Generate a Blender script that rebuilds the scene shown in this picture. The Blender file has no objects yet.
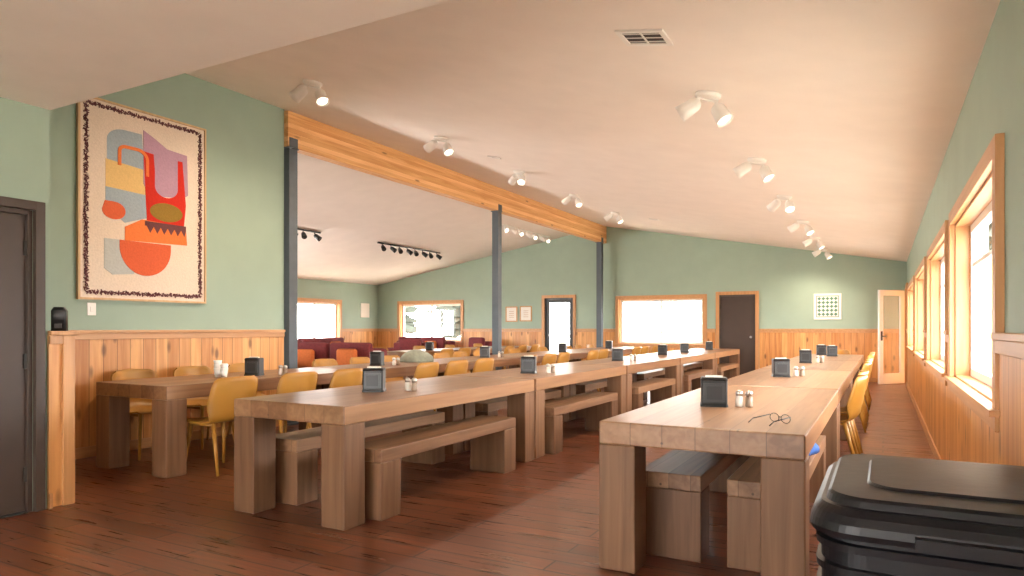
import bpy, math, random
from mathutils import Vector, Matrix, noise
random.seed(7)
S = bpy.context.scene
H = 1.22
XR = 0.46; XL = -14.4; XB = -6.62; YB = 17.4; YS = 2.58; YN = -3.6
ZR = 3.97; ZE = 2.68; ZSOF = 2.70
def ceilz(x):
    if x >= XB: return ZR - (ZR-ZE)/(XR-XB)*(x-XB)
    return ZR - (ZR-2.61)/(XB-XL)*(XB-x)

# ------------------------------------------------------------ materials
def nm(name):
    m = bpy.data.materials.new(name); m.use_nodes = True
    nt = m.node_tree; b = nt.nodes['Principled BSDF']
    return m, nt, b
def c4(c): return (c[0], c[1], c[2], 1)
def plain(name, col, rough=.5, metal=0, var=.0, scale=8, bump=0, emis=None, spec=None):
    m, nt, b = nm(name)
    b.inputs['Base Color'].default_value = c4(col)
    b.inputs['Roughness'].default_value = rough
    b.inputs['Metallic'].default_value = metal
    if spec is not None: b.inputs['Specular IOR Level'].default_value = spec
    tc = nt.nodes.new('ShaderNodeTexCoord')
    n = nt.nodes.new('ShaderNodeTexNoise'); n.inputs['Scale'].default_value = scale
    n.inputs['Detail'].default_value = 5
    nt.links.new(tc.outputs['Object'], n.inputs['Vector'])
    if var > 0:
        r = nt.nodes.new('ShaderNodeValToRGB')
        r.color_ramp.elements[0].position = .3; r.color_ramp.elements[1].position = .7
        r.color_ramp.elements[0].color = c4([x*(1-var) for x in col])
        r.color_ramp.elements[1].color = c4([min(1, x*(1+var)) for x in col])
        nt.links.new(n.outputs['Fac'], r.inputs['Fac'])
        nt.links.new(r.outputs['Color'], b.inputs['Base Color'])
    if bump > 0:
        bp = nt.nodes.new('ShaderNodeBump'); bp.inputs['Strength'].default_value = bump
        bp.inputs['Distance'].default_value = .01
        nt.links.new(n.outputs['Fac'], bp.inputs['Height'])
        nt.links.new(bp.outputs['Normal'], b.inputs['Normal'])
    if emis:
        b.inputs['Emission Color'].default_value = c4(emis[0]); b.inputs['Emission Strength'].default_value = emis[1]
    return m
def wood(name, dark, light, grain='Z', plank=None, pw=.14, knots=0.0, rough=.45, groove=.04, gdark=.35, objrand=False, cont=1.1, spec=.5):
    m, nt, b = nm(name); N = nt.nodes; L = nt.links
    b.inputs['Specular IOR Level'].default_value = spec
    def math_(op, a, bb=None, c=None):
        n = N.new('ShaderNodeMath'); n.operation = op
        for i, v in enumerate((a, bb, c)):
            if v is None: continue
            if isinstance(v, (int, float)): n.inputs[i].default_value = v
            else: L.new(v, n.inputs[i])
        return n.outputs[0]
    tc = N.new('ShaderNodeTexCoord'); sep = N.new('ShaderNodeSeparateXYZ')
    L.new(tc.outputs['Object'], sep.inputs[0])
    x, y, z = sep.outputs
    if plank == 'XY': v = math_('ADD', x, y)
    elif plank == 'X': v = x
    elif plank == 'Y': v = y
    elif plank == 'Z': v = z
    else: v = None
    if v is not None:
        q = math_('DIVIDE', v, pw); idx = math_('FLOOR', q); fr = math_('FRACT', q)
    else:
        idx = math_('ADD', 0.0, 0.0); fr = None
    wn = N.new('ShaderNodeTexWhiteNoise'); wn.noise_dimensions = '1D'
    if objrand:
        oi = N.new('ShaderNodeObjectInfo'); idx = math_('ADD', idx, math_('MULTIPLY', oi.outputs['Random'], 31.7))
    L.new(idx, wn.inputs['W'])
    rnd = wn.outputs['Value']
    sc = {'X': (1.2, 22, 22), 'Y': (22, 1.2, 22), 'Z': (22, 22, 1.2)}[grain]
    vm = N.new('ShaderNodeVectorMath'); vm.operation = 'MULTIPLY'
    L.new(tc.outputs['Object'], vm.inputs[0]); vm.inputs[1].default_value = sc
    va = N.new('ShaderNodeVectorMath'); va.operation = 'ADD'
    cb = N.new('ShaderNodeCombineXYZ')
    off = math_('MULTIPLY', rnd, 57.0)
    for i in range(3): L.new(off, cb.inputs[i])
    L.new(vm.outputs[0], va.inputs[0]); L.new(cb.outputs[0], va.inputs[1])
    n1 = N.new('ShaderNodeTexNoise'); n1.inputs['Scale'].default_value = 1.0
    n1.inputs['Detail'].default_value = 6; n1.inputs['Distortion'].default_value = .6
    L.new(va.outputs[0], n1.inputs['Vector'])
    f = math_('ADD', math_('MULTIPLY', n1.outputs['Fac'], cont), math_('MULTIPLY', rnd, .45))
    f = math_('SUBTRACT', f, .28)
    r = N.new('ShaderNodeValToRGB')
    r.color_ramp.elements[0].position = .15; r.color_ramp.elements[1].position = .8
    r.color_ramp.elements[0].color = c4(dark); r.color_ramp.elements[1].color = c4(light)
    L.new(f, r.inputs['Fac'])
    col = r.outputs['Color']
    def mul(colr, fac, darkc):
        mx = N.new('ShaderNodeMix'); mx.data_type = 'RGBA'; mx.blend_type = 'MIX'
        L.new(fac, mx.inputs['Factor']); L.new(colr, mx.inputs['A']); mx.inputs['B'].default_value = c4(darkc)
        return mx.outputs['Result']
    if knots > 0:
        ks = {'X': (1.6, 7, 7), 'Y': (7, 1.6, 7), 'Z': (7, 7, 2.6)}[grain]
        vk = N.new('ShaderNodeVectorMath'); vk.operation = 'MULTIPLY'
        L.new(tc.outputs['Object'], vk.inputs[0]); vk.inputs[1].default_value = ks
        vo = N.new('ShaderNodeTexVoronoi'); vo.inputs['Scale'].default_value = 1.0
        L.new(vk.outputs[0], vo.inputs['Vector'])
        mr = N.new('ShaderNodeMapRange'); mr.inputs['From Min'].default_value = .07*knots*2; mr.inputs['From Max'].default_value = .16*knots*2
        mr.inputs['To Min'].default_value = .85; mr.inputs['To Max'].default_value = 0
        L.new(vo.outputs['Distance'], mr.inputs['Value'])
        col = mul(col, mr.outputs[0], [d*.35 for d in dark])
    if fr is not None:
        g = math_('LESS_THAN', fr, groove)
        g = math_('MULTIPLY', g, 1-gdark)
        col = mul(col, g, [d*.25 for d in dark])
        bp = N.new('ShaderNodeBump'); bp.inputs['Strength'].default_value = .6; bp.inputs['Distance'].default_value = .006
        hh = math_('SUBTRACT', 1.0, math_('LESS_THAN', fr, groove))
        L.new(hh, bp.inputs['Height']); L.new(bp.outputs['Normal'], b.inputs['Normal'])
    L.new(col, b.inputs['Base Color'])
    b.inputs['Roughness'].default_value = rough
    return m
def floor_mat():
    m, nt, b = nm('floor_plank_tile'); N = nt.nodes; L = nt.links
    tc = N.new('ShaderNodeTexCoord')
    br = N.new('ShaderNodeTexBrick'); br.offset = .37; br.offset_frequency = 2
    br.inputs['Scale'].default_value = 1; br.inputs['Brick Width'].default_value = 1.1; br.inputs['Row Height'].default_value = .155
    br.inputs['Mortar Size'].default_value = .0055; br.inputs['Mortar Smooth'].default_value = .1
    br.inputs['Color1'].default_value = (.115, .034, .016, 1); br.inputs['Color2'].default_value = (.20, .064, .030, 1)
    br.inputs['Mortar'].default_value = (.022, .009, .006, 1); br.inputs['Bias'].default_value = 0
    L.new(tc.outputs['Object'], br.inputs['Vector'])
    mp = N.new('ShaderNodeMapping'); mp.inputs['Scale'].default_value = (1.5, 26, 1)
    L.new(tc.outputs['Object'], mp.inputs['Vector'])
    n = N.new('ShaderNodeTexNoise'); n.inputs['Scale'].default_value = 1.3; n.inputs['Detail'].default_value = 7
    L.new(mp.outputs[0], n.inputs['Vector'])
    r = N.new('ShaderNodeValToRGB'); r.color_ramp.elements[0].position = .3; r.color_ramp.elements[1].position = .72
    r.color_ramp.elements[0].color = (.5, .5, .5, 1); r.color_ramp.elements[1].color = (1.3, 1.25, 1.2, 1)
    L.new(n.outputs['Fac'], r.inputs['Fac'])
    mx = N.new('ShaderNodeMix'); mx.data_type = 'RGBA'; mx.blend_type = 'MULTIPLY'; mx.inputs['Factor'].default_value = 1
    L.new(br.outputs['Color'], mx.inputs['A']); L.new(r.outputs['Color'], mx.inputs['B'])
    L.new(mx.outputs['Result'], b.inputs['Base Color'])
    mr = N.new('ShaderNodeMapRange'); mr.inputs['To Min'].default_value = .20; mr.inputs['To Max'].default_value = .40
    L.new(n.outputs['Fac'], mr.inputs['Value']); L.new(mr.outputs[0], b.inputs['Roughness'])
    bp = N.new('ShaderNodeBump'); bp.inputs['Strength'].default_value = .5; bp.inputs['Distance'].default_value = .003; bp.invert = True
    L.new(br.outputs['Fac'], bp.inputs['Height']); L.new(bp.outputs['Normal'], b.inputs['Normal'])
    return m
def glass_mat():
    m = bpy.data.materials.new('window_glass'); m.use_nodes = True; nt = m.node_tree
    nt.nodes.clear()
    o = nt.nodes.new('ShaderNodeOutputMaterial'); t = nt.nodes.new('ShaderNodeBsdfTransparent')
    g = nt.nodes.new('ShaderNodeBsdfGlossy'); g.inputs['Roughness'].default_value = .02
    mx = nt.nodes.new('ShaderNodeMixShader'); mx.inputs[0].default_value = .06
    nt.links.new(t.outputs[0], mx.inputs[1]); nt.links.new(g.outputs[0], mx.inputs[2]); nt.links.new(mx.outputs[0], o.inputs[0])
    return m

M_green = plain('sage_green_paint', (.305, .405, .325), .6, var=.04, scale=2.5, bump=.05)
M_ceil = plain('ceiling_paint', (.89, .83, .77), .75, var=.025, scale=3, bump=.08)
M_floor = floor_mat()
M_pine = wood('pine_wainscot', (.46, .175, .042), (.74, .38, .13), 'Z', 'XY', .135, knots=.7, rough=.42, groove=.05)
M_trim = wood('pine_trim', (.42, .19, .065), (.60, .32, .14), 'Y', None, knots=0, rough=.4)
M_trimz = wood('pine_trim_vertical', (.40, .175, .055), (.58, .30, .125), 'Z', None, knots=0, rough=.4)
M_beam = wood('glulam_beam', (.62, .29, .09), (.92, .58, .27), 'Y', 'Z', .0575, knots=.4, rough=.5, groove=.03, gdark=.6)
M_col = plain('steel_column_paint', (.075, .095, .115), .5, var=.1)
M_table = wood('table_wood', (.18, .084, .038), (.36, .195, .098), 'Y', 'X', .16, knots=.2, rough=.34, groove=.02, gdark=.3, objrand=True, cont=.9, spec=.45)
M_tleg = wood('table_leg_wood', (.105, .048, .023), (.215, .110, .056), 'Z', None, knots=.25, rough=.5, objrand=True, spec=.35)
M_bench = wood('bench_wood', (.14, .066, .032), (.29, .155, .080), 'Y', 'X', .115, knots=.2, rough=.48, groove=.03, objrand=True, spec=.4)
M_white = plain('white_enamel', (.86, .84, .80), .35)
M_vinyl = plain('white_vinyl', (.82, .82, .80), .4)
M_glass = glass_mat()
M_brown = plain('brown_door_paint', (.050, .030, .021), .5, var=.05)
M_black = plain('black_plastic', (.012, .012, .013), .38, var=.1)
M_tub = plain('black_tub_plastic', (.006, .006, .008), .4, var=.15, scale=30, bump=.06, spec=.3)
M_steel = plain('brushed_steel', (.55, .53, .5), .3, metal=1)
M_must = plain('mustard_plastic', (.41, .19, .028), .42, var=.04)
M_bulb = plain('lamp_bulb', (1, .95, .85), .4, emis=((1, .86, .66), 6))
M_maroon = plain('maroon_fabric', (.15, .018, .022), .85, var=.2, scale=30, bump=.3)
M_orange = plain('orange_fabric', (.55, .14, .03), .85, var=.1, scale=30, bump=.2)
M_greyf = plain('grey_green_fabric', (.22, .23, .18), .9, var=.15, scale=25, bump=.3)
M_napkin = plain('napkin_paper', (.85, .82, .76), .9)
M_rubber = plain('dark_grille', (.03, .028, .026), .6)

# ------------------------------------------------------------ mesh builder
class MB:
    def __init__(s): s.v = []; s.f = []; s.m = []; s.s = []
    def add(s, vs, fs, m=0, smooth=False):
        o = len(s.v); s.v += [tuple(v) for v in vs]
        for f in fs: s.f.append([i+o for i in f]); s.m.append(m); s.s.append(smooth)
    def box(s, a, b, m=0, M=None):
        x0, x1 = sorted((a[0], b[0])); y0, y1 = sorted((a[1], b[1])); z0, z1 = sorted((a[2], b[2]))
        vs = [(x0,y0,z0),(x1,y0,z0),(x1,y1,z0),(x0,y1,z0),(x0,y0,z1),(x1,y0,z1),(x1,y1,z1),(x0,y1,z1)]
        if M: vs = [M @ Vector(v) for v in vs]
        s.add(vs, [(0,3,2,1),(4,5,6,7),(0,1,5,4),(1,2,6,5),(2,3,7,6),(3,0,4,7)], m)
    def loft(s, loops, m=0, cap0=True, cap1=True, smooth=True, M=None):
        n = len(loops[0]); vs = [v for l in loops for v in l]
        if M: vs = [M @ Vector(v) for v in vs]
        fs = []
        for i in range(len(loops)-1):
            for j in range(n):
                k = (j+1) % n
                fs.append((i*n+j, i*n+k, (i+1)*n+k, (i+1)*n+j))
        s.add(vs, fs, m, smooth)
        o = len(s.v) - len(vs)
        if cap0: s.f.append([o+j for j in range(n)][::-1]); s.m.append(m); s.s.append(False)
        if cap1: s.f.append([o+(len(loops)-1)*n+j for j in range(n)]); s.m.append(m); s.s.append(False)
    def lathe(s, prof, m=0, n=20, M=None, cap0=True, cap1=True):
        loops = [[(r*math.cos(2*math.pi*j/n), r*math.sin(2*math.pi*j/n), z) for j in range(n)] for r, z in prof]
        s.loft(loops, m, cap0, cap1, True, M)
    def tube(s, p, q, r0, r1, m=0, n=10):
        p = Vector(p); q = Vector(q); d = q-p; L = d.length
        M = Matrix.Translation(p) @ d.to_track_quat('Z', 'Y').to_matrix().to_4x4()
        s.lathe([(r0, 0), (r1, L)], m, n, M)
    def mesh(s, name, mats):
        me = bpy.data.meshes.new(name); me.from_pydata(s.v, [], s.f)
        for x in mats: me.materials.append(x)
        for p, mi, sm in zip(me.polygons, s.m, s.s): p.material_index = mi; p.use_smooth = sm
        me.update(); return me
def ob(name, me, loc=(0,0,0), rz=0, rot=None, bevel=0, parent=None, solid=0):
    o = bpy.data.objects.new(name, me); S.collection.objects.link(o)
    o.location = loc; o.rotation_euler = rot if rot else (0, 0, rz)
    if bevel:
        md = o.modifiers.new('bevel', 'BEVEL'); md.width = bevel; md.segments = 2; md.limit_method = 'ANGLE'; md.angle_limit = math.radians(50)
    if parent: o.parent = parent
    return o
def rrect(hx, hy, r, z, n=6):
    pts = []
    for cx, cy, a0 in ((hx-r, hy-r, 0), (-hx+r, hy-r, 90), (-hx+r, -hy+r, 180), (hx-r, -hy+r, 270)):
        for i in range(n+1):
            a = math.radians(a0+90*i/n); pts.append((cx+r*math.cos(a), cy+r*math.sin(a), z))
    return pts

# ------------------------------------------------------------ room shell
def wall(name, axis, a0, a1, p0, p1, top, ops=(), mat=M_green, z0=0., brk=()):
    mb = MB(); bs = sorted(set([a0, a1] + [x for o in ops for x in o[:2] if a0 < x < a1] + [b for b in brk if a0 < b < a1]))
    tf = top if callable(top) else (lambda a: top)
    for a, b in zip(bs[:-1], bs[1:]):
        mid = (a+b)/2; cuts = sorted([(o[2], o[3]) for o in ops if o[0] < mid < o[1]])
        z = z0; segs = []
        for c, d in cuts:
            if c > z+1e-4: segs.append((z, c, c))
            z = max(z, d)
        if tf(mid) > z+1e-4: segs.append((z, tf(a), tf(b)))
        for zb, za, zc in segs:
            pr = [(a, p0, zb), (b, p0, zb), (b, p1, zb), (a, p1, zb), (a, p0, za), (b, p0, zc), (b, p1, zc), (a, p1, za)]
            if axis == 'Y': pr = [(q[1], q[0], q[2]) for q in pr]
            mb.add(pr, [(0,3,2,1),(4,5,6,7),(0,1,5,4),(1,2,6,5),(2,3,7,6),(3,0,4,7)])
    return ob(name, mb.mesh(name, [mat]))

mb = MB(); mb.box((XL-.2, YN-.2, -.1), (XR+.2, YB+.2, 0)); ob('floor', mb.mesh('floor', [M_floor]))
# windows (a0,a1,z0,z1)
WR = [(3.68, 5.88, .86, 1.97), (6.38, 8.75, .86, 1.97), (9.45, 12.0, .86, 1.97), (12.7, 15.5, .86, 1.97)]
DR = (16.42, 17.28, 0, 2.08)
WRN = [(-2.6, -0.4, .86, 1.97)]
WBK = [(-13.5, -11.2, .80, 1.98), (-6.2, -3.97, .80, 1.98)]
DBC = (-8.40, -7.52, 0, 2.06); DBD = (-3.58, -2.72, 0, 2.04)
WLF = [(12.9, 15.6, .80, 1.98), (8.2, 11.2, .80, 1.98), (3.8, 7.0, .80, 1.98)]
WNR = (-4.0, -.4, .5, 2.3)  # unseen opening behind the camera, added to let the fill lamp in
wall('wall_right', 'Y', YN-.2, YB+.2, XR, XR+.2, ZE+.12, WR+WRN+[DR])
wall('wall_back', 'X', XL, XR, YB, YB+.2, lambda x: ceilz(x)+.1, WBK+[DBC, DBD], brk=(XB,))
wall('wall_left', 'Y', YS-.12, YB+.2, XL-.2, XL, 2.61+.12, WLF)
wall('wall_near', 'X', -4.97, XR, YN-.2, YN, ZSOF+.1, [WNR])
wall('wall_wing_near', 'X', XL, XB-.12, YS-.12, YS, lambda x: ceilz(x)+.05)
wall('wall_divider', 'Y', YS, 6.18, XB-.12, XB, ZR+.03)
wall('wall_jog', 'X', XB-.12, -5.09, YS-.12, YS, lambda x: ceilz(x)+.05, brk=(XB,))
DL = (1.56, 2.47, 0, 2.0)
wall('wall_entry', 'Y', YN, YS, -5.09, -4.97, ZSOF+.1, [DL])
wall('wall_soffit_face', 'X', -5.09, XR, YS-.10, YS, lambda x: ceilz(x)+.05, z0=ZSOF+.1)
mb = MB(); mb.box((-5.09, YN-.2, ZSOF), (XR, YS, ZSOF+.1)); ob('ceiling_soffit', mb.mesh('ceiling_soffit', [M_ceil]))
mb = MB()
for xa, xb in ((XB, XR+.3), (XL-.3, XB)):
    za, zb = ceilz(xa), ceilz(xb); y0, y1 = YS-.12, YB+.3
    mb.add([(xa,y0,za),(xb,y0,zb),(xb,y1,zb),(xa,y1,za),(xa,y0,za+.12),(xb,y0,zb+.12),(xb,y1,zb+.12),(xa,y1,za+.12)],
           [(0,3,2,1),(4,5,6,7),(0,1,5,4),(1,2,6,5),(2,3,7,6),(3,0,4,7)])
ob('ceiling', mb.mesh('ceiling', [M_ceil]))
# wainscot
WT = 1.17; ex = .09
def grow(o): return (o[0]-ex, o[1]+ex, o[2]-ex, o[3]+ex)
def wains(nm_, axis, a0, a1, p, sgn, ops):
    wall('trim_wainscot_'+nm_, axis, a0, a1, p, p+sgn*.02, WT, [grow(o) for o in ops], M_pine)
    mb = MB(); segs = []; cur = a0
    for o in sorted(ops):
        o = grow(o)
        segs.append((cur, o[0])); cur = o[1]
    segs.append((cur, a1))
    base = []; cur = a0
    for o in sorted(ops):
        if o[2] < .1:
            o = grow(o); base.append((cur, o[0])); cur = o[1]
    base.append((cur, a1))
    def bx(a, b, d0, d1, z0, z1, m):
        if b-a < .01: return
        if axis == 'X': m.box((a, p+sgn*d0, z0), (b, p+sgn*d1, z1))
        else: m.box((p+sgn*d0, a, z0), (p+sgn*d1, b, z1))
    for a, b in segs:
        bx(a, b, 0, .05, WT, WT+.03, mb); bx(a, b, .02, .035, WT-.06, WT, mb)
    ob('trim_cap_'+nm_, mb.mesh('cap', [M_trim]), bevel=.004)
    mb = MB()
    for a, b in base: bx(a, b, .02, .035, 0, .1, mb)
    ob('baseboard_'+nm_, mb.mesh('base', [M_trim]), bevel=.003)
wains('right', 'Y', YN, YB, XR, -1, WR+WRN+[DR])
wains('back', 'X', XL, XR-.04, YB, -1, WBK+[DBC, DBD])
wains('left', 'Y', YS, YB-.04, XL, 1, WLF)
wains('divider', 'Y', YS+.18, 6.16, XB, 1, [])
wains('entry', 'Y', 2.56, YS, -4.97, 1, [])
# ledge half wall beside entry door
mb = MB(); mb.box((-6.56, YS, 0), (-4.97, YS+.13, WT)); ob('wall_ledge', mb.mesh('wall_ledge', [M_pine]))
mb = MB()
mb.box((-6.56, YS+.0, WT), (-4.93, YS+.17, WT+.03))
mb.box((-4.97, YS+.07, 0), (-4.945, YS+.15, WT)); mb.box((-4.97, YS, WT-.06), (-4.95, YS+.15, WT))
mb.box((-5.05, YS+.13, 0), (-4.97, YS+.15, WT))
ob('trim_ledge', mb.mesh('trim_ledge', [M_trimz]), bevel=.004)

# windows
def mapper(axis, p, sgn):
    if axis == 'X': return lambda a, d, z: (a, p+sgn*d, z)
    return lambda a, d, z: (p+sgn*d, a, z)
def window(name, axis, p, sgn, o, cols=2, rail=True, thick=.2, sill=True):
    P = mapper(axis, p, sgn); mb = MB(); a0, a1, z0, z1 = o; w = .09
    B = lambda a, b, d0, d1, c, d, m: mb.box(P(a, d0, c), P(b, d1, d), m)
    zs = z0-.022
    B(a0-w, a0, .0, .035, z0-w, zs, 1); B(a1, a1+w, 0, .035, z0-w, zs, 1)
    B(a0-w, a0, .0, .035, z0+.006, z1+w, 1); B(a1, a1+w, 0, .035, z0+.006, z1+w, 1)
    B(a0, a1, 0, .035, z1, z1+w, 0); B(a0, a1, 0, .035, z0-w, zs, 0)
    B(a0-w-.03, a1+w+.03, 0, .06, zs, z0+.006, 0)
    j = .018; e = .0
    B(a0+e, a0+j, -thick+.02, 0, z0, z1, 1); B(a1-j, a1-e, -thick+.02, 0, z0, z1, 1)
    B(a0+j, a1-j, -thick+.02, 0, z1-j, z1, 0); B(a0+j, a1-j, -thick+.02, -.001, z0+.001, z0+j, 0)
    f = .055; A0, A1, Z0, Z1 = a0+j, a1-j, z0+j, z1-j
    for (q0, q1, r0, r1) in ((A0, A0+f, Z0, Z1), (A1-f, A1, Z0, Z1), (A0+f, A1-f, Z1-f, Z1), (A0+f, A1-f, Z0, Z0+f)):
        B(q0, q1, -.15, -.09, r0, r1, 2)
    for k in range(1, cols):
        c = A0+(A1-A0)*k/cols; B(c-.03, c+.03, -.145, -.095, Z0+f, Z1-f, 2)
    if rail: B(A0+f, A1-f, -.14, -.1, Z1-.30, Z1-.27, 2)
    B(A0+f*.5, A1-f*.5, -.123, -.119, Z0+f*.5, Z1-f*.5, 3)
    ob(name, mb.mesh(name, [M_trim, M_trimz, M_vinyl, M_glass]), bevel=.003)
k = 1
for o in WR+WRN: window('window_%d' % k, 'Y', XR, -1, o, 2, True); k += 1
for o in WBK: window('window_%d' % k, 'X', YB, -1, o, 2, False); k += 1
for o in WLF: window('window_%d' % k, 'Y', XL, 1, o, 3, False); k += 1
window('window_%d' % k, 'X', YN, 1, WNR, 3, True)

# doors
def door(name, axis, p, sgn, o, leafmats, glass=False, casing=M_trimz, knob_side=1, cw=.08):
    P = mapper(axis, p, sgn); mb = MB(); a0, a1, _, z1 = o; w = cw
    B = lambda a, b, d0, d1, c, d, m: mb.box(P(a, d0, c), P(b, d1, d), m)
    B(a0-w, a0, 0, .04, 0, z1+w, 0); B(a1, a1+w, 0, .04, 0, z1+w, 0); B(a0, a1, 0, .04, z1, z1+w, 0)
    B(a0, a0+.03, -.1, 0, 0, z1, 1); B(a1-.03, a1, -.1, 0, 0, z1, 1); B(a0+.03, a1-.03, -.1, 0, z1-.03, z1, 1)
    L0, L1, T = a0+.032, a1-.032, z1-.032
    B(a0+.03, a1-.03, -.1, 0.01, 0, .009, 4)
    if glass:
        f = .10
        B(L0, L0+f, -.07, -.03, .01, T, 1); B(L1-f, L1, -.07, -.03, .01, T, 1)
        B(L0+f, L1-f, -.07, -.03, T-f, T, 1); B(L0+f, L1-f, -.07, -.03, .01, .25, 1)
        B(L0+f, L1-f, -.052, -.048, .25, T-f, 2)
        B(L0+f, L1-f, -.035, .02, 1.0, 1.05, 3)
    else:
        B(L0, L1, -.07, -.025, .01, T, 1)
    kn = L1-.07 if knob_side > 0 else L0+.07
    c = Vector(P(kn, -.025, 1.0)); n = Vector(P(kn, .05, 1.0))
    mb.tube(c, n, .012, .012, 3); mb.tube(n, Vector(P(kn, .085, 1.0)), .03, .024, 3, 14)
    hs = L0 if knob_side > 0 else L1
    for z in (.25, 1.0, 1.75): B(hs-.012, hs+.012, -.03, -.008, z-.05, z+.05, 4)
    ob(name, mb.mesh(name, [casing, leafmats, M_glass, M_steel, M_rubber]), bevel=.003)
door('door_1', 'Y', -4.97, 1, DL, M_brown, casing=M_brown, knob_side=-1, cw=.06)
door('door_2', 'X', YB, -1, DBC, M_black, glass=True)
door('door_3', 'X', YB, -1, DBD, M_brown)
# open exit door with glass at the far right corner
mb = MB()
P = mapper('Y', XR, -1)
for a, b, c, d in ((DR[0]-.08, DR[0], 0, 2.16), (DR[1], DR[1]+.07, 0, 2.16)): mb.box(P(a, 0, c), P(b, .035, d), 0)
mb.box(P(DR[0], 0, 2.08), P(DR[1], .035, 2.16), 0)
ang = math.atan2(16.67-17.24, -.07-.40)
M = Matrix.Translation((.40, 17.24, 0)) @ Matrix.Rotation(ang, 4, 'Z')
Wd = .76
for a, b, c, d in ((0, .12, .01, 2.04), (Wd-.12, Wd, .01, 2.04), (.12, Wd-.12, 1.92, 2.04), (.12, Wd-.12, .01, .24)):
    mb.box((a, -.02, c), (b, .02, d), 1, M)
mb.box((.12, -.004, .24), (Wd-.12, .004, 1.92), 2, M)
mb.box((Wd-.09, -.03, .95), (Wd-.04, .03, 1.15), 3, M); mb.box((Wd-.16, .03, 1.03), (Wd-.05, .06, 1.055), 3, M)
ob('door_4', mb.mesh('door_4', [M_trimz, M_vinyl, M_glass, M_black]), bevel=.003)
# added wooden screen and roof outside that door, shades the bright opening
mb = MB(); x0 = XR+.21
mb.box((x0+1.2, 15.9, -.1), (x0+1.25, 18.3, 2.5)); mb.box((x0, 15.9, -.1), (x0+1.2, 15.95, 2.5)); mb.box((x0, 15.9, 2.5), (x0+1.3, 18.3, 2.58)); mb.box((x0, 15.95, -.1), (x0+1.2, 18.3, -.02))
ob('door_shade_screen', mb.mesh('door_shade_screen', [M_pine]))

# beam and columns
mb = MB(); mb.box((XB-.08, 6.18, 3.50), (XB+.07, YB, 3.95)); ob('ridge_beam', mb.mesh('ridge_beam', [M_beam]), bevel=.005)
mb = MB(); mb.box((-.07, -.07, 0), (.07, .07, 3.5)); mb.box((-.11, -.11, 0), (.11, .11, .02)); mb.box((.068, -.07, 3.5), (.078, .07, 3.62)); mb.box((-.09, -.09, 3.485), (.078, .09, 3.4995))
me = mb.mesh('steel_column', [M_col])
for y in (6.27, 11.57, 17.08): ob('steel_column', me, (XB, y, 0), bevel=.004)

# ------------------------------------------------------------ furniture
TW = .97; TL = 2.55; TH = .748
def table_mesh():
    mb = MB(); hx, hy = TW/2, TL/2; t = .115; lw = .19
    mb.box((-hx, -hy, TH-t), (hx, hy, TH), 0)
    for sx in (-1, 1):
        for sy in (-1, 1):
            mb.box((sx*hx, sy*hy, 0), (sx*(hx-lw), sy*(hy-lw), TH-t), 1)
    return mb.mesh('dining_table', [M_table, M_tleg])
me_t = table_mesh()
def bench_mesh():
    mb = MB(); w = .34; l = 1.80; h = .45
    mb.box((-w/2, -l/2, h-.085), (w/2, l/2, h), 0)
    for s in (-1, 1): mb.box((-w/2, s*l/2, 0), (w/2, s*(l/2-.2), h-.085), 1)
    return mb.mesh('bench', [M_bench, M_tleg])
me_b = bench_mesh()
PIT = 2.58
def table_at(x, y0): ob('dining_table', me_t, (x, y0+TL/2, 0), bevel=.008)
for i in range(5):
    y = 3.12+PIT*i; table_at(-3.325, y)
    ob('bench', me_b, (-2.95, y+.27+.9, 0), bevel=.006)
    ob('bench', me_b, (-3.70, y+.29+.9, 0), bevel=.006)
for i in range(4):
    y = 3.26+PIT*i; table_at(-.785, y)
    ob('bench', me_b, (-1.0, y+.32+.9, 0), bevel=.006)
    if i == 0: ob('bench', me_b, (-.53, y+.32+.9, 0), bevel=.006)
for i in range(5): table_at(-5.58, 3.52+PIT*i)
for x, y in ((-8.5, 10.8), (-8.5, 13.4)): table_at(x, y)

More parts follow.
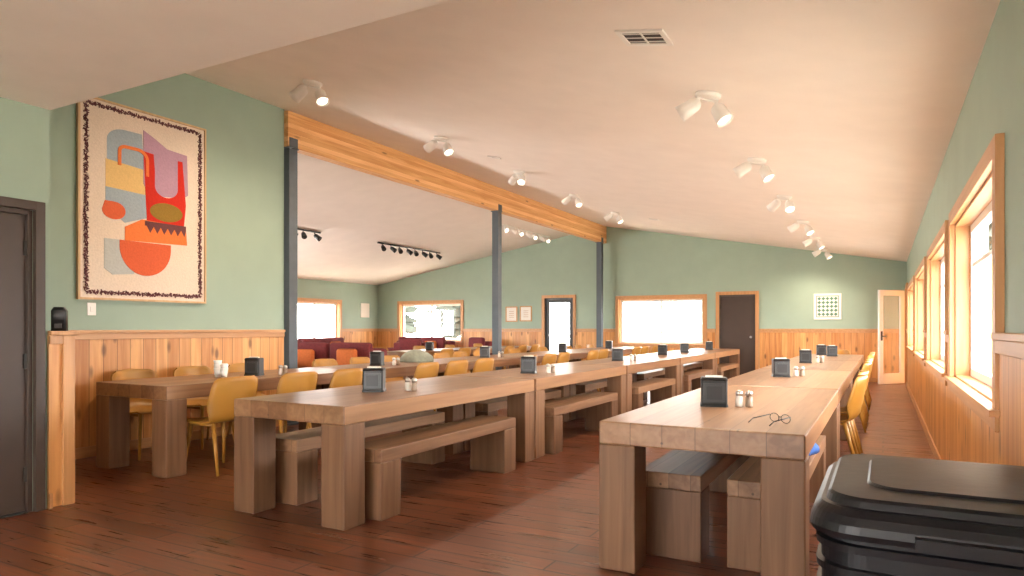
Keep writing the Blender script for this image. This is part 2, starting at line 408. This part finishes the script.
def chair_mesh():
    mb = MB(); nu, nv = 14, 22; grid = []
    for i in range(nv+1):
        t = i/nv
        if t < .48:
            q = t/.48; y = .22-.38*q; z = .445-.025*math.sin(q*math.pi*.9)+(.0 if q > .1 else -.02*(1-q/.1)**2); hw = .225-.012*(1-q); wrap = 0; side = .012
        elif t < .66:
            q = (t-.48)/.18; a = q*math.pi/2*.88; y = -.16-.085*math.sin(a); z = .44+.095*(1-math.cos(a)); hw = .225+.012*q; wrap = .10*q; side = .012*(1-q)+.03*q
        else:
            q = (t-.66)/.34; y = -.243-.05*q; z = .525+.29*q; hw = .237-.02*q*q; wrap = .10-.03*q; side = .03*(1-q)
            if q > .75: hw *= 1-.22*((q-.75)/.25)**2.2
        row = []
        for j in range(nu+1):
            w = -1+2*j/nu
            row.append((hw*w, y+wrap*abs(w)**2.2, z+side*abs(w)**2.5-(.015*w*w if t > .97 else 0)))
        grid.append(row)
    th = .012
    G = [[Vector(p) for p in r] for r in grid]
    def nrm(i, j):
        a = G[min(i+1, nv)][j]-G[max(i-1, 0)][j]; b = G[i][min(j+1, nu)]-G[i][max(j-1, 0)]
        return b.cross(a).normalized()
    top = G
    bot = [[G[i][j]-nrm(i, j)*th*(-1) for j in range(nu+1)] for i in range(nv+1)]
    n = nu+1; off = (nv+1)*n
    vs = [p for r in top for p in r]+[p for r in bot for p in r]; fs = []
    for i in range(nv):
        for j in range(nu):
            a, b_, c, d = i*n+j, i*n+j+1, (i+1)*n+j+1, (i+1)*n+j
            fs.append((a, b_, c, d)); fs.append((off+d, off+c, off+b_, off+a))
    for i in range(nv):
        for j in (0, nu): fs.append((i*n+j, (i+1)*n+j, off+(i+1)*n+j, off+i*n+j))
    for j in range(nu):
        for i in (0, nv): fs.append((i*n+j, i*n+j+1, off+i*n+j+1, off+i*n+j))
    mb.add(vs, fs, 0, True)
    for sx in (-1, 1):
        mb.tube((sx*.16, .15, .425), (sx*.20, .20, 0), .019, .012, 0)
        mb.tube((sx*.16, -.13, .425), (sx*.20, -.24, 0), .019, .012, 0)
        mb.tube((sx*.165, .15, .405), (sx*.165, -.14, .405), .012, .012, 0)
    return mb.mesh('dining_chair', [M_must])
me_c = chair_mesh()
def chair(x, y, face, j=.06):   # face: direction angle of the chair front
    ob('dining_chair', me_c, (x, y, 0), rz=math.radians(face-90)+random.uniform(-j, j))
for y, x in ((3.98, -5.04), (4.66, -5.0), (5.30, -4.98)): chair(x, y, 180, .03)
for y in (4.1, 4.75, 5.4): chair(-6.22, y, 0, .03)
for i in range(1, 5):
    y0 = 3.52+PIT*i
    for k_ in range(3):
        chair(-4.95+random.uniform(-.05, .05), y0+.6+.66*k_, 180)
        if not (i == 3 and k_ == 1): chair(-6.18+random.uniform(-.04, .04), y0+.6+.66*k_, 0, .03)
for x0, y0 in ((-8.5, 10.8), (-8.5, 13.4)):
    for k_ in range(3):
        chair(x0+.62, y0+.6+.66*k_, 180)
        if k_ != 1: chair(x0-.62, y0+.6+.66*k_, 0)
for y in (9.15, 9.8, 10.45, 11.7, 12.4, 13.05): chair(-.42, y, 180, .03)
for y in (6.6, 7.3): chair(-.42, y, 180, .03)
chair(-.78, 14.0, 270)

# sofas
def sofa_mesh(L=2.1):
    mb = MB(); D = .88
    def cush(x0, y0, z0, x1, y1, z1, m=0, r=.05):
        hx, hy = (x1-x0)/2, (y1-y0)/2; M = Matrix.Translation(((x0+x1)/2, (y0+y1)/2, 0)); r = min(r, hx*.9, hy*.9)
        q = min(.04, (z1-z0)*.3)
        mb.loft([rrect(hx-q, hy-q, r, z0), rrect(hx, hy, r, z0+q), rrect(hx, hy, r, z1-q), rrect(hx-q*.4, hy-q*.4, r, z1-q*.35), rrect(hx-q*1.4, hy-q*1.4, r, z1)], m, M=M)
    cush(-L/2, -D/2, .1, L/2, D/2, .30)
    cush(-L/2, -D/2, .30, L/2, -D/2+.2, .84)
    for s in (-1, 1): cush(min(s*L/2, s*(L/2-.18)), -D/2+.2, .30, max(s*L/2, s*(L/2-.18)), D/2, .62)
    n = 2 if L > 1.5 else 1; w = (L-.36)/n
    for i in range(n):
        x0 = -L/2+.18+w*i
        cush(x0+.005, -D/2+.2, .30, x0+w-.005, D/2+.02, .47); cush(x0+.02, -D/2+.2, .47, x0+w-.02, -D/2+.36, .95)
    if n == 2: cush(-.62, -D/2+.36, .47, -.22, -D/2+.48, .84, 1); cush(.25, -D/2+.36, .47, .62, -D/2+.48, .82, 1)
    for sx in (-1, 1):
        for sy in (-1, 1): mb.tube((sx*(L/2-.1), sy*(D/2-.1), .1), (sx*(L/2-.1), sy*(D/2-.1), 0), .025, .02, 2)
    return mb.mesh('sofa', [M_maroon, M_orange, M_black])
me_s = sofa_mesh(); me_a = sofa_mesh(1.0)
ob('sofa', me_s, (-12.3, 16.75, 0), rz=math.pi)
ob('sofa', me_s, (-13.6, 14.2, 0), rz=-math.pi/2)
ob('sofa', me_s, (-9.1, 9.5, 0), rz=math.radians(-165))
ob('sofa', me_s, (-11.7, 11.6, 0), rz=-math.pi/2)
ob('armchair', me_a, (-10.9, 14.4, 0), rz=math.radians(-160))
ob('armchair', me_a, (-10.3, 16.6, 0), rz=math.pi*.9)

# ------------------------------------------------------------ tabletop items
def dispenser_mesh():
    mb = MB(); hx, hy, h = .08, .065, .175
    mb.loft([rrect(hx, hy, .015, 0), rrect(hx, hy, .015, .01), rrect(hx*.95, hy*.92, .015, .02), rrect(hx*.95, hy*.92, .015, h-.02), rrect(hx*.98, hy, .02, h-.012), rrect(hx*.9, hy*.88, .02, h)], 0, smooth=False)
    for s in (-1, 1):
        mb.box((-.062, s*(hy*.92), .03), (.062, s*(hy*.92+.006), h-.035), 1)
        mb.box((-.045, s*(hy*.92+.006), .045), (.045, s*(hy*.92+.008), h-.05), 0)
    mb.box((-.05, -.012, h-.002), (.05, .012, h+.010), 2)
    return mb.mesh('napkin_dispenser', [M_black, plain('smoked_faceplate', (.03, .03, .032), .35), M_napkin])
me_n = dispenser_mesh()
for x, y, r in ((-3.33, 3.98, .5), (-3.25, 6.35, .3), (-3.35, 9.35, .2), (-3.4, 11.8, .1), (-3.35, 13.1, .4), (-3.3, 15.0, .2),
                (-.90, 4.22, .25), (-.87, 7.05, .3), (-.92, 10.0, .1), (-.75, 12.6, .2), (-.95, 13.1, .2),
                (-5.5, 4.75, .4), (-5.6, 6.75, .3), (-5.6, 9.4, .4), (-5.5, 12.2, .2), (-8.45, 11.9, .3), (-5.55, 14.9, .2)):
    ob('napkin_dispenser', me_n, (x, y, TH), rz=r)
M_salt = plain('salt_glass', (.75, .70, .62), .25); M_pep = plain('pepper_glass', (.30, .22, .16), .25)
def shaker(mat):
    mb = MB(); mb.lathe([(.020, 0), (.023, .004), (.022, .03), (.019, .065)], 0, 14)
    mb.lathe([(.021, .065), (.021, .085), (.016, .094), (.006, .098)], 1, 14)
    return mb.mesh('shaker', [mat, M_steel])
me_sa, me_pe = shaker(M_salt), shaker(M_pep)
for x, y in ((-.76, 4.26), (-.75, 7.2), (-.78, 10.1), (-3.15, 4.15), (-3.1, 6.5), (-3.2, 9.5), (-5.35, 4.95), (-5.45, 6.9), (-5.45, 9.6)):
    ob('salt_shaker', me_sa, (x, y, TH)); ob('pepper_shaker', me_pe, (x+.055, y+.01, TH))
# stacked cups on left table
mb = MB()
for dx, n in ((0, 3), (.09, 2), (-.02, 2)):
    for i in range(n):
        M = Matrix.Translation((dx, .08 if dx < 0 else 0, i*.035)); mb.lathe([(.026, 0), (.038, .09), (.036, .09), (.024, .006)], 0, 16, M, True, True)
ob('paper_cups', mb.mesh('paper_cups', [M_white]), (-5.62, 4.42, TH))
# grey bag slumped on table
mb = MB(); loops = []
for i in range(9):
    q = i/8; z = .17*q; r = (1-q**2.6*.75)
    loops.append([(.24*r*math.cos(a)*(1+.06*math.sin(3*a+i*.4)), .15*r*math.sin(a)*(1+.07*math.cos(4*a+i*.5)), z) for a in [2*math.pi*k_/28 for k_ in range(28)]])
mb.loft(loops, 0)
ob('cloth_bag', mb.mesh('cloth_bag', [M_greyf]), (-5.7, 7.7, TH), rz=.6)
# eyeglasses on near right table
mb = MB()
def ring(c, rx, ry, r=.0022, n=24, seg=6, m=0):
    loops = []
    for i in range(n+1):
        a = 2*math.pi*i/n; cc = Vector((c[0]+rx*math.cos(a), c[1], c[2]+ry*math.sin(a))); d = Vector((math.cos(a), 0, math.sin(a)))
        loops.append([cc+d*r*math.cos(b)+Vector((0, 1, 0))*r*math.sin(b) for b in [2*math.pi*k_/seg for k_ in range(seg)]])
    mb.loft(loops, m, False, False)
for s in (-1, 1):
    ring((s*.036, 0, .024), .029, .021)
    mb.tube((s*.066, 0, .036), (s*.070, .11, .022), .003, .0025); mb.tube((s*.070, .11, .022), (s*.068, .14, .003), .0025, .003)
    mb.add([(s*.036+.027*math.cos(a), 0, .024+.019*math.sin(a)) for a in [2*math.pi*k_/20 for k_ in range(20)]], [list(range(20))], 1)
mb.tube((-.008, 0, .03), (.008, 0, .03), .0025, .0025)
ob('eyeglasses', mb.mesh('eyeglasses', [M_black, M_glass]), (-.45, 3.62, TH), rz=2.5)
# blue jacket on bench
M_blue = plain('blue_cloth', (.03, .09, .30), .9, var=.2, scale=20, bump=.3)
mb = MB(); loops = []
for i in range(7):
    q = i/6; z = .11*q; r = (1-q**2.2*.7)
    loops.append([(.15*r*math.cos(a)*(1+.08*math.sin(3*a+i*.5)), .22*r*math.sin(a)*(1+.07*math.cos(5*a+i*.6)), z) for a in [2*math.pi*k_/24 for k_ in range(24)]])
mb.loft(loops, 0); ob('folded_jacket', mb.mesh('folded_jacket', [M_blue]), (-.50, 4.6, .45))

# ------------------------------------------------------------ black lidded bin
mb = MB(); hx, hy = .285, .33
R_ = lambda a, b, r, z: rrect(a, b, r, z, 12)
lp = [R_(hx*.80, hy*.80, .08, 0), R_(hx*.82, hy*.82, .09, .02), R_(hx*.9, hy*.9, .09, .60)]
for i in range(4):
    z = .60+.05*i
    lp += [R_(hx*.93, hy*.93, .09, z+.004), R_(hx*.96, hy*.96, .09, z+.006), R_(hx*.965, hy*.965, .09, z+.022), R_(hx*.93, hy*.93, .09, z+.024), R_(hx*.93, hy*.93, .09, z+.048)]
z = .80
lp += [R_(hx*1.0, hy*1.0, .10, z-.012), R_(hx*1.01, hy*1.01, .10, z), R_(hx*1.0, hy*1.0, .10, z+.016), R_(hx*.975, hy*.975, .10, z+.032), R_(hx*.93, hy*.93, .095, z+.045),
       R_(hx*.90, hy*.90, .09, z+.047), R_(hx*.885, hy*.885, .09, z+.060), R_(hx*.86, hy*.86, .08, z+.066), R_(hx*.62, hy*.62, .07, z+.070), R_(hx*.60, hy*.60, .07, z+.076), R_(hx*.1, hy*.1, .02, z+.078)]
mb.loft(lp, 0, smooth=False)
for s in (-1, 1):
    for k_ in range(-2, 3):
        mb.box((k_*.09-.012, s*hy*.84, .08), (k_*.09+.012, s*hy*.885, .56))
        mb.box((s*hx*.84, k_*.1-.012, .08), (s*hx*.885, k_*.1+.012, .56))
    mb.box((-.09, s*hy*.96, .79), (.09, s*(hy+.022), .812))
o = ob('trash_bin', mb.mesh('trash_bin', [M_tub]), (.145, 1.88, 0))

# ------------------------------------------------------------ tapestry on divider wall
TY0, TY1, TZ0, TZ1 = 3.66, 5.03, 1.49, 3.42
def tcol(n, c): return plain(n, c, .95, var=.06, scale=60, bump=.25)
tm = [wood('light_oak_frame', (.5, .3, .14), (.7, .48, .26), 'Z'), tcol('cream_weave', (.78, .66, .55)), tcol('slate_yarn', (.34, .41, .47)), tcol('ochre_yarn', (.74, .50, .20)),
      tcol('mauve_yarn', (.46, .28, .38)), tcol('red_yarn', (.58, .025, .012)), tcol('orange_yarn', (.78, .20, .05)), tcol('olive_yarn', (.28, .17, .025)),
      tcol('plum_yarn', (.15, .05, .055)), tcol('pale_grey_yarn', (.50, .52, .51)), tcol('coral_yarn', (.66, .12, .045))]
mb = MB(); X0 = XB+.002
fw = .02
mb.box((X0, TY0, TZ0), (X0+.035, TY0+fw, TZ1), 0); mb.box((X0, TY1-fw, TZ0), (X0+.035, TY1, TZ1), 0)
mb.box((X0, TY0+fw, TZ0), (X0+.035, TY1-fw, TZ0+fw), 0); mb.box((X0, TY0+fw, TZ1-fw), (X0+.035, TY1-fw, TZ1), 0)
mb.box((X0, TY0+fw, TZ0+fw), (X0+.022, TY1-fw, TZ1-fw), 1)
layer = [0]
def poly(pts, m):
    layer[0] += 1; n = len(pts); xx = X0+.022+.0007*layer[0]
    f = [(xx, TY0+s*(TY1-TY0), TZ1-t*(TZ1-TZ0)) for s, t in pts]; b = [(X0+.021, p[1], p[2]) for p in f]
    mb.add(f+b, [list(range(n)), list(range(2*n-1, n-1, -1))]+[(i, (i+1) % n, n+(i+1) % n, n+i) for i in range(n)], m)
def ell(cs, ct, rs, rt, a0=0, a1=360, n=28):
    return [(cs+rs*math.cos(math.radians(a0+(a1-a0)*i/n)), ct+rt*math.sin(math.radians(a0+(a1-a0)*i/n))) for i in range(n+(a1-a0 < 360))]
poly([(.20, .30), (.20, .19)]+ell(.33, .19, .13, .065, 180, 270, 10)+[(.46, .125), (.48, .33), (.20, .33)], 2)
poly([(.19, .29), (.50, .31), (.50, .44), (.19, .43)], 3)
poly([(.19, .43), (.50, .44), (.50, .56), (.33, .60), (.19, .53)], 2)
poly([(.185, .50)]+ell(.25, .545, .085, .045, -90, 180, 16)+[(.165, .545)], 10)
poly([(.18, .69), (.36, .69), (.40, .86), (.24, .87), (.18, .84)], 9)
poly([(.47, .10), (.56, .13), (.66, .17), (.83, .18), (.84, .40), (.80, .42), (.52, .44), (.47, .38)], 4)
poly([(.47, .21), (.55, .215)]+[(.56, .30)]+ell(.655, .38, .095, .055, 180, 0, 14)+[(.75, .22), (.79, .22), (.82, .46), (.80, .60), (.50, .60), (.49, .48)], 5)
poly([(.46, .57), (.82, .58), (.83, .68), (.33, .69), (.33, .62)], 6)
poly(ell(.655, .515, .135, .05), 7)
z_ = [(.48, .575), (.82, .575), (.82, .60)]
for i in range(12): z_ += [(.82-.34*(i+.5)/12, .635 if i % 2 == 0 else .60)]
poly(z_+[(.48, .60)], 8)
poly([(.29, .69)]+ell(.49, .72, .20, .145, 180, 0, 24)+[(.69, .69)], 10)
def stroke(pts, w, m):
    l, r = [], []
    for i, p in enumerate(pts):
        a = pts[max(0, i-1)]; b = pts[min(len(pts)-1, i+1)]; dx, dy = (b[0]-a[0])*1.35, (b[1]-a[1])*1.91; L = math.hypot(dx, dy) or 1
        nx, ny = -dy/L*w/1.35, dx/L*w/1.91; l.append((p[0]+nx, p[1]+ny)); r.append((p[0]-nx, p[1]-ny))
    poly(l+r[::-1], m)
stroke([(.29, .31)]+ell(.335, .235, .045, .025, 180, 270, 8)+ell(.42, .26, .08, .05, 270, 360, 10)+[(.50, .34)], .016, 6)
random.seed(3)
def fringe(p, q, n):
    for i in range(n):
        f = (i+random.random()*.6)/n; s = p[0]+(q[0]-p[0])*f+random.uniform(-.012, .012); t = p[1]+(q[1]-p[1])*f+random.uniform(-.007, .007)
        a = random.uniform(0, math.pi); L = random.uniform(.008, .018); w = .0025
        layer[0] = 14+i % 4
        ca, sa = math.cos(a), math.sin(a); pts = []
        for u, v in ((-L, -w), (L, -w), (L, w), (-L, w)):
            pts.append((s+(u*ca-v*sa)/1.35, t+(u*sa+v*ca)/1.91))
        poly(pts, 8)
fringe((.055, .04), (.055, .96), 330); fringe((.945, .04), (.945, .96), 330); fringe((.06, .035), (.94, .035), 220); fringe((.06, .962), (.94, .962), 220)
ob('wall_tapestry', mb.mesh('wall_tapestry', tm))

# ------------------------------------------------------------ small wall items
def picture(name, x, z, w, h, inner, frame=M_white):
    mb = MB(); y = YB-.002; f = .03
    mb.box((x-w/2, y-.025, z-h/2), (x-w/2+f, y, z+h/2), 0); mb.box((x+w/2-f, y-.025, z-h/2), (x+w/2, y, z+h/2), 0)
    mb.box((x-w/2+f, y-.025, z-h/2), (x+w/2-f, y, z-h/2+f), 0); mb.box((x-w/2+f, y-.025, z+h/2-f), (x+w/2-f, y, z+h/2), 0)
    mb.box((x-w/2+f, y-.012, z-h/2+f), (x+w/2-f, y, z+h/2-f), 1)
    inner(mb, x, y-.013, z, w-2*f, h-2*f)
    ob(name, mb.mesh(name, [frame, M_napkin, plain('quilt_green', (.10, .22, .16), .8), plain('soft_tan', (.5, .3, .2), .8)]))
def quilt(mb, x, y, z, w, h):
    n = 5
    for i in range(n):
        for j in range(n):
            cx = x-w*.42+w*.84*(i+.5)/n; cz = z-h*.42+h*.84*(j+.5)/n; r = w*.083
            mb.add([(cx-r, y, cz), (cx, y, cz-r), (cx+r, y, cz), (cx, y, cz+r)], [(0, 1, 2, 3)], 2)
    for a, b, c, d in ((-.46, .46, -.46, -.43), (-.46, .46, .43, .46), (-.46, -.43, -.43, .43), (.43, .46, -.43, .43)):
        mb.box((x+a*w, y-.001, z+c*h), (x+b*w, y, z+d*h), 2)
def sketch(mb, x, y, z, w, h):
    for k_ in range(4): mb.box((x-w*.25, y-.001, z-h*.25+k_*h*.15), (x+w*.25, y, z-h*.22+k_*h*.15), 3)
picture('framed_quilt_art', -1.13, 1.72, .58, .60, quilt)
picture('framed_print', -9.46, 1.62, .38, .44, sketch, M_trimz); picture('framed_print', -8.99, 1.63, .38, .44, sketch, M_trimz)
mb = MB(); mb.box((XB, 3.76, 1.34), (XB+.008, 3.84, 1.46), 0); mb.box((XB+.008, 3.785, 1.375), (XB+.013, 3.815, 1.425), 0)
ob('light_switch', mb.mesh('light_switch', [M_white]), bevel=.002)
mb = MB(); mb.loft([rrect(.045, .04, .012, 0), rrect(.045, .04, .012, .14), rrect(.03, .03, .012, .165)], 0); mb.box((-.02, -.06, .02), (.02, -.04, .05), 1)
ob('soap_dispenser', mb.mesh('soap_dispenser', [M_black, M_rubber]), (-5.02, YS+.085, WT+.03), rz=.9)
mb = MB(); mb.box((XL, 16.55, 1.55), (XL+.03, 16.95, 2.0), 0); ob('notice_board', mb.mesh('notice_board', [M_napkin]), bevel=.01)

# ------------------------------------------------------------ ceiling fixtures
TILT = math.atan((ZR-ZE)/(XR-XB))
def head(mb, base, dirv, m=0, mbulb=1, L=.15, r=.05):
    d = Vector(dirv).normalized(); M = Matrix.Translation(base) @ d.to_track_quat('Z', 'Y').to_matrix().to_4x4()
    mb.lathe([(r*.35, -.02), (r*.75, 0), (r*.9, .02), (r, L*.7), (r*1.1, L), (r*.98, L), (r*.9, L-.02)], m, 18, M)
    mb.lathe([(r*.88, L-.019), (r*.5, L-.012), (.002, L-.010)], mbulb, 18, M)
def fixture_mesh():
    mb = MB()
    mb.lathe([(.095, 0), (.095, -.022), (.08, -.035), (.02, -.04)], 0, 24)
    mb.box((-.08, -.014, -.052), (.08, .014, -.036), 0)
    mb.tube((-.065, 0, -.045), (-.08, 0, -.085), .012, .012); mb.tube((.065, 0, -.045), (.08, 0, -.085), .012, .012)
    head(mb, (-.07, -.0, -.075), (-.55, .2, -.5), L=.15, r=.060); head(mb, (.08, 0, -.085), (.45, -.45, -.75), L=.14, r=.060)
    return mb.mesh('ceiling_spotlight', [M_white, M_bulb])
me_f = fixture_mesh()
pts = [(-5.0, y) for y in (5.04, 7.3, 9.45, 11.6, 13.8)] + [(-1.15, y) for y in (5.2, 7.45, 9.7, 12.1, 14.4, 16.5)]
for i, (x, y) in enumerate(pts):
    rz = [.5, .4, -.3, .2, .5][i % 5]
    o = ob('ceiling_spotlight', me_f, (x, y, ceilz(x))); o.rotation_euler = (Matrix.Rotation(TILT, 4, 'Y') @ Matrix.Rotation(rz, 4, 'Z')).to_euler()
    l = bpy.data.lights.new('spot', 'SPOT'); l.energy = 130; l.color = (1, .80, .60); l.spot_size = math.radians(165); l.spot_blend = .9; l.shadow_soft_size = .08
    lo = bpy.data.objects.new('spotlight_beam', l); S.collection.objects.link(lo); lo.parent = o; lo.location = (0, 0, -.28)
def track(name, x, y0, y1, mat, n, side):
    mb = MB(); L = y1-y0; mb.box((-.018, 0, -.03), (.018, L, 0), 0)
    for i in range(n):
        y = L*(i+.5)/n; mb.tube((0, y, -.03), (0, y, -.08), .012, .012)
        head(mb, (0, y, -.09), (.5, .3 if i % 2 else -.4, -.6), L=.14, r=.052)
    o = ob(name, mb.mesh(name, [mat, M_bulb if mat is M_white else M_rubber]), (x, y0, ceilz(x)-.002))
    o.rotation_euler = (0, -math.atan((ZR-2.61)/(XB-XL)), 0)
track('track_light', -10.6, 12.8, 15.4, M_black, 8, 0); track('track_light', -10.6, 8.9, 10.9, M_black, 6, 0); track('track_light', -8.03, 14.2, 16.9, M_white, 7, 0)
def vent(x, y, w, d):
    mb = MB(); mb.box((-w/2, -d/2, -.012), (w/2, -d/2+.03, 0)); mb.box((-w/2, d/2-.03, -.012), (w/2, d/2, 0))
    mb.box((-w/2, -d/2+.03, -.012), (-w/2+.03, d/2-.03, 0)); mb.box((w/2-.03, -d/2+.03, -.012), (w/2, d/2-.03, 0))
    mb.box((-w/2+.03, -d/2+.03, -.003), (w/2-.03, d/2-.03, -.001), 1)
    n = 4
    for i in range(1, n): yy = -d/2+d*i/n; mb.box((-w/2+.03, yy-.003, -.008), (w/2-.03, yy+.003, -.004))
    mb.box((-.005, -d/2+.03, -.010), (.005, d/2-.03, -.004))
    o = ob('ceiling_vent', mb.mesh('ceiling_vent', [M_white, M_rubber]), (x, y, ceilz(x)))
    o.rotation_euler = (0, TILT if x > XB else -TILT, 0)
vent(-1.28, 4.05, .30, .24); vent(-4.85, 8.4, .16, .12); vent(-4.3, 14.3, .2, .15); vent(-10.2, 8.9, .3, .3)

# ------------------------------------------------------------ outdoors
M_gnd = plain('bounce_ground', (.64, .57, .48), .95, var=.15, scale=1)  # ground colour raised and warmed to bounce light onto the ceiling
mb = MB(); mb.add([(-70, -60, -.3), (60, -60, -.3), (60, 90, -.3), (-70, 90, -.3)], [(0, 1, 2, 3)]); ob('ground', mb.mesh('ground', [M_gnd]))
M_leaf = plain('pine_foliage', (.035, .042, .032), .9, var=.5, scale=3); M_bark = plain('bark', (.08, .05, .035), .95, var=.3)
def tree_mesh(seed):
    random.seed(seed); mb = MB(); h = 9; mb.tube((0, 0, -.3), (0, 0, h*.95), .22, .05, 1)
    for i in range(22):
        z = 1.0+i*.36; r = (2.2*(1-i/23))*random.uniform(.75, 1.15); n = 30; ring_ = []
        for j in range(n):
            a = 2*math.pi*j/n; rr = r*(1 if j % 2 else .45)*random.uniform(.75, 1.15); ring_.append((rr*math.cos(a), rr*math.sin(a), z-.35*random.random()))
        mb.add(ring_+[(0, 0, z+.7), (0, 0, z+.1)], [(j, (j+1) % n, n) for j in range(n)]+[((j+1) % n, j, n+1) for j in range(n)], 0)
    return mb.mesh('pine_tree', [M_leaf, M_bark])
tms = [tree_mesh(1), tree_mesh(2)]
for i, (x, y, s) in enumerate(((-19, 30, 1), (-27, 33, 1.2), (3.4, 27, 1), (5.6, 30, 1.1), (2.6, 35, 1.2), (6.0, 38, 1.2), (4.4, 44, 1.4), (13, 24, 1), (-26, 18, 1))):
    ob('pine_tree', tms[i % 2], (x, y, 0), rz=i).scale = (s, s, s)

# ------------------------------------------------------------ lights
w = bpy.data.worlds.new('sky'); S.world = w; w.use_nodes = True
bg = w.node_tree.nodes['Background']; bg.inputs[0].default_value = (1.0, .975, .94, 1); bg.inputs[1].default_value = 25.0
def area(name, loc, rot, sx, sy, e, col):
    l = bpy.data.lights.new(name, 'AREA'); l.shape = 'RECTANGLE'; l.size = sx; l.size_y = sy; l.energy = e; l.color = col
    o = bpy.data.objects.new(name, l); S.collection.objects.link(o); o.location = loc; o.rotation_euler = rot
area('near_fill_lamp', (-2.2, YN-.4, 1.5), (math.radians(90), 0, 0), 3.6, 1.9, 30, (1, .93, .84))  # added fill lamp behind the camera, outside the made-up near opening
area('wing_fill_lamp', (XL-.5, 5.4, 1.4), (math.radians(90), 0, math.radians(-90)), 3.2, 1.2, 580, (1, .96, .92))  # added fill lamp outside an unseen window, brightens the wing
area('wing_fill_lamp', (XL-.5, 9.7, 1.4), (math.radians(90), 0, math.radians(-90)), 3.0, 1.2, 580, (1, .96, .92))  # second added fill lamp for the wing

# ------------------------------------------------------------ camera
cd = bpy.data.cameras.new('camera'); cd.sensor_width = 36; cd.lens = 683/1024*36; cd.shift_y = 40/1024; cd.clip_end = 300; cd.clip_start = .05
co = bpy.data.objects.new('camera', cd); S.collection.objects.link(co); co.location = (0, 0, H)
co.rotation_euler = (math.radians(90), 0, math.atan(371/683)); S.camera = co
S.view_settings.view_transform = 'Standard'
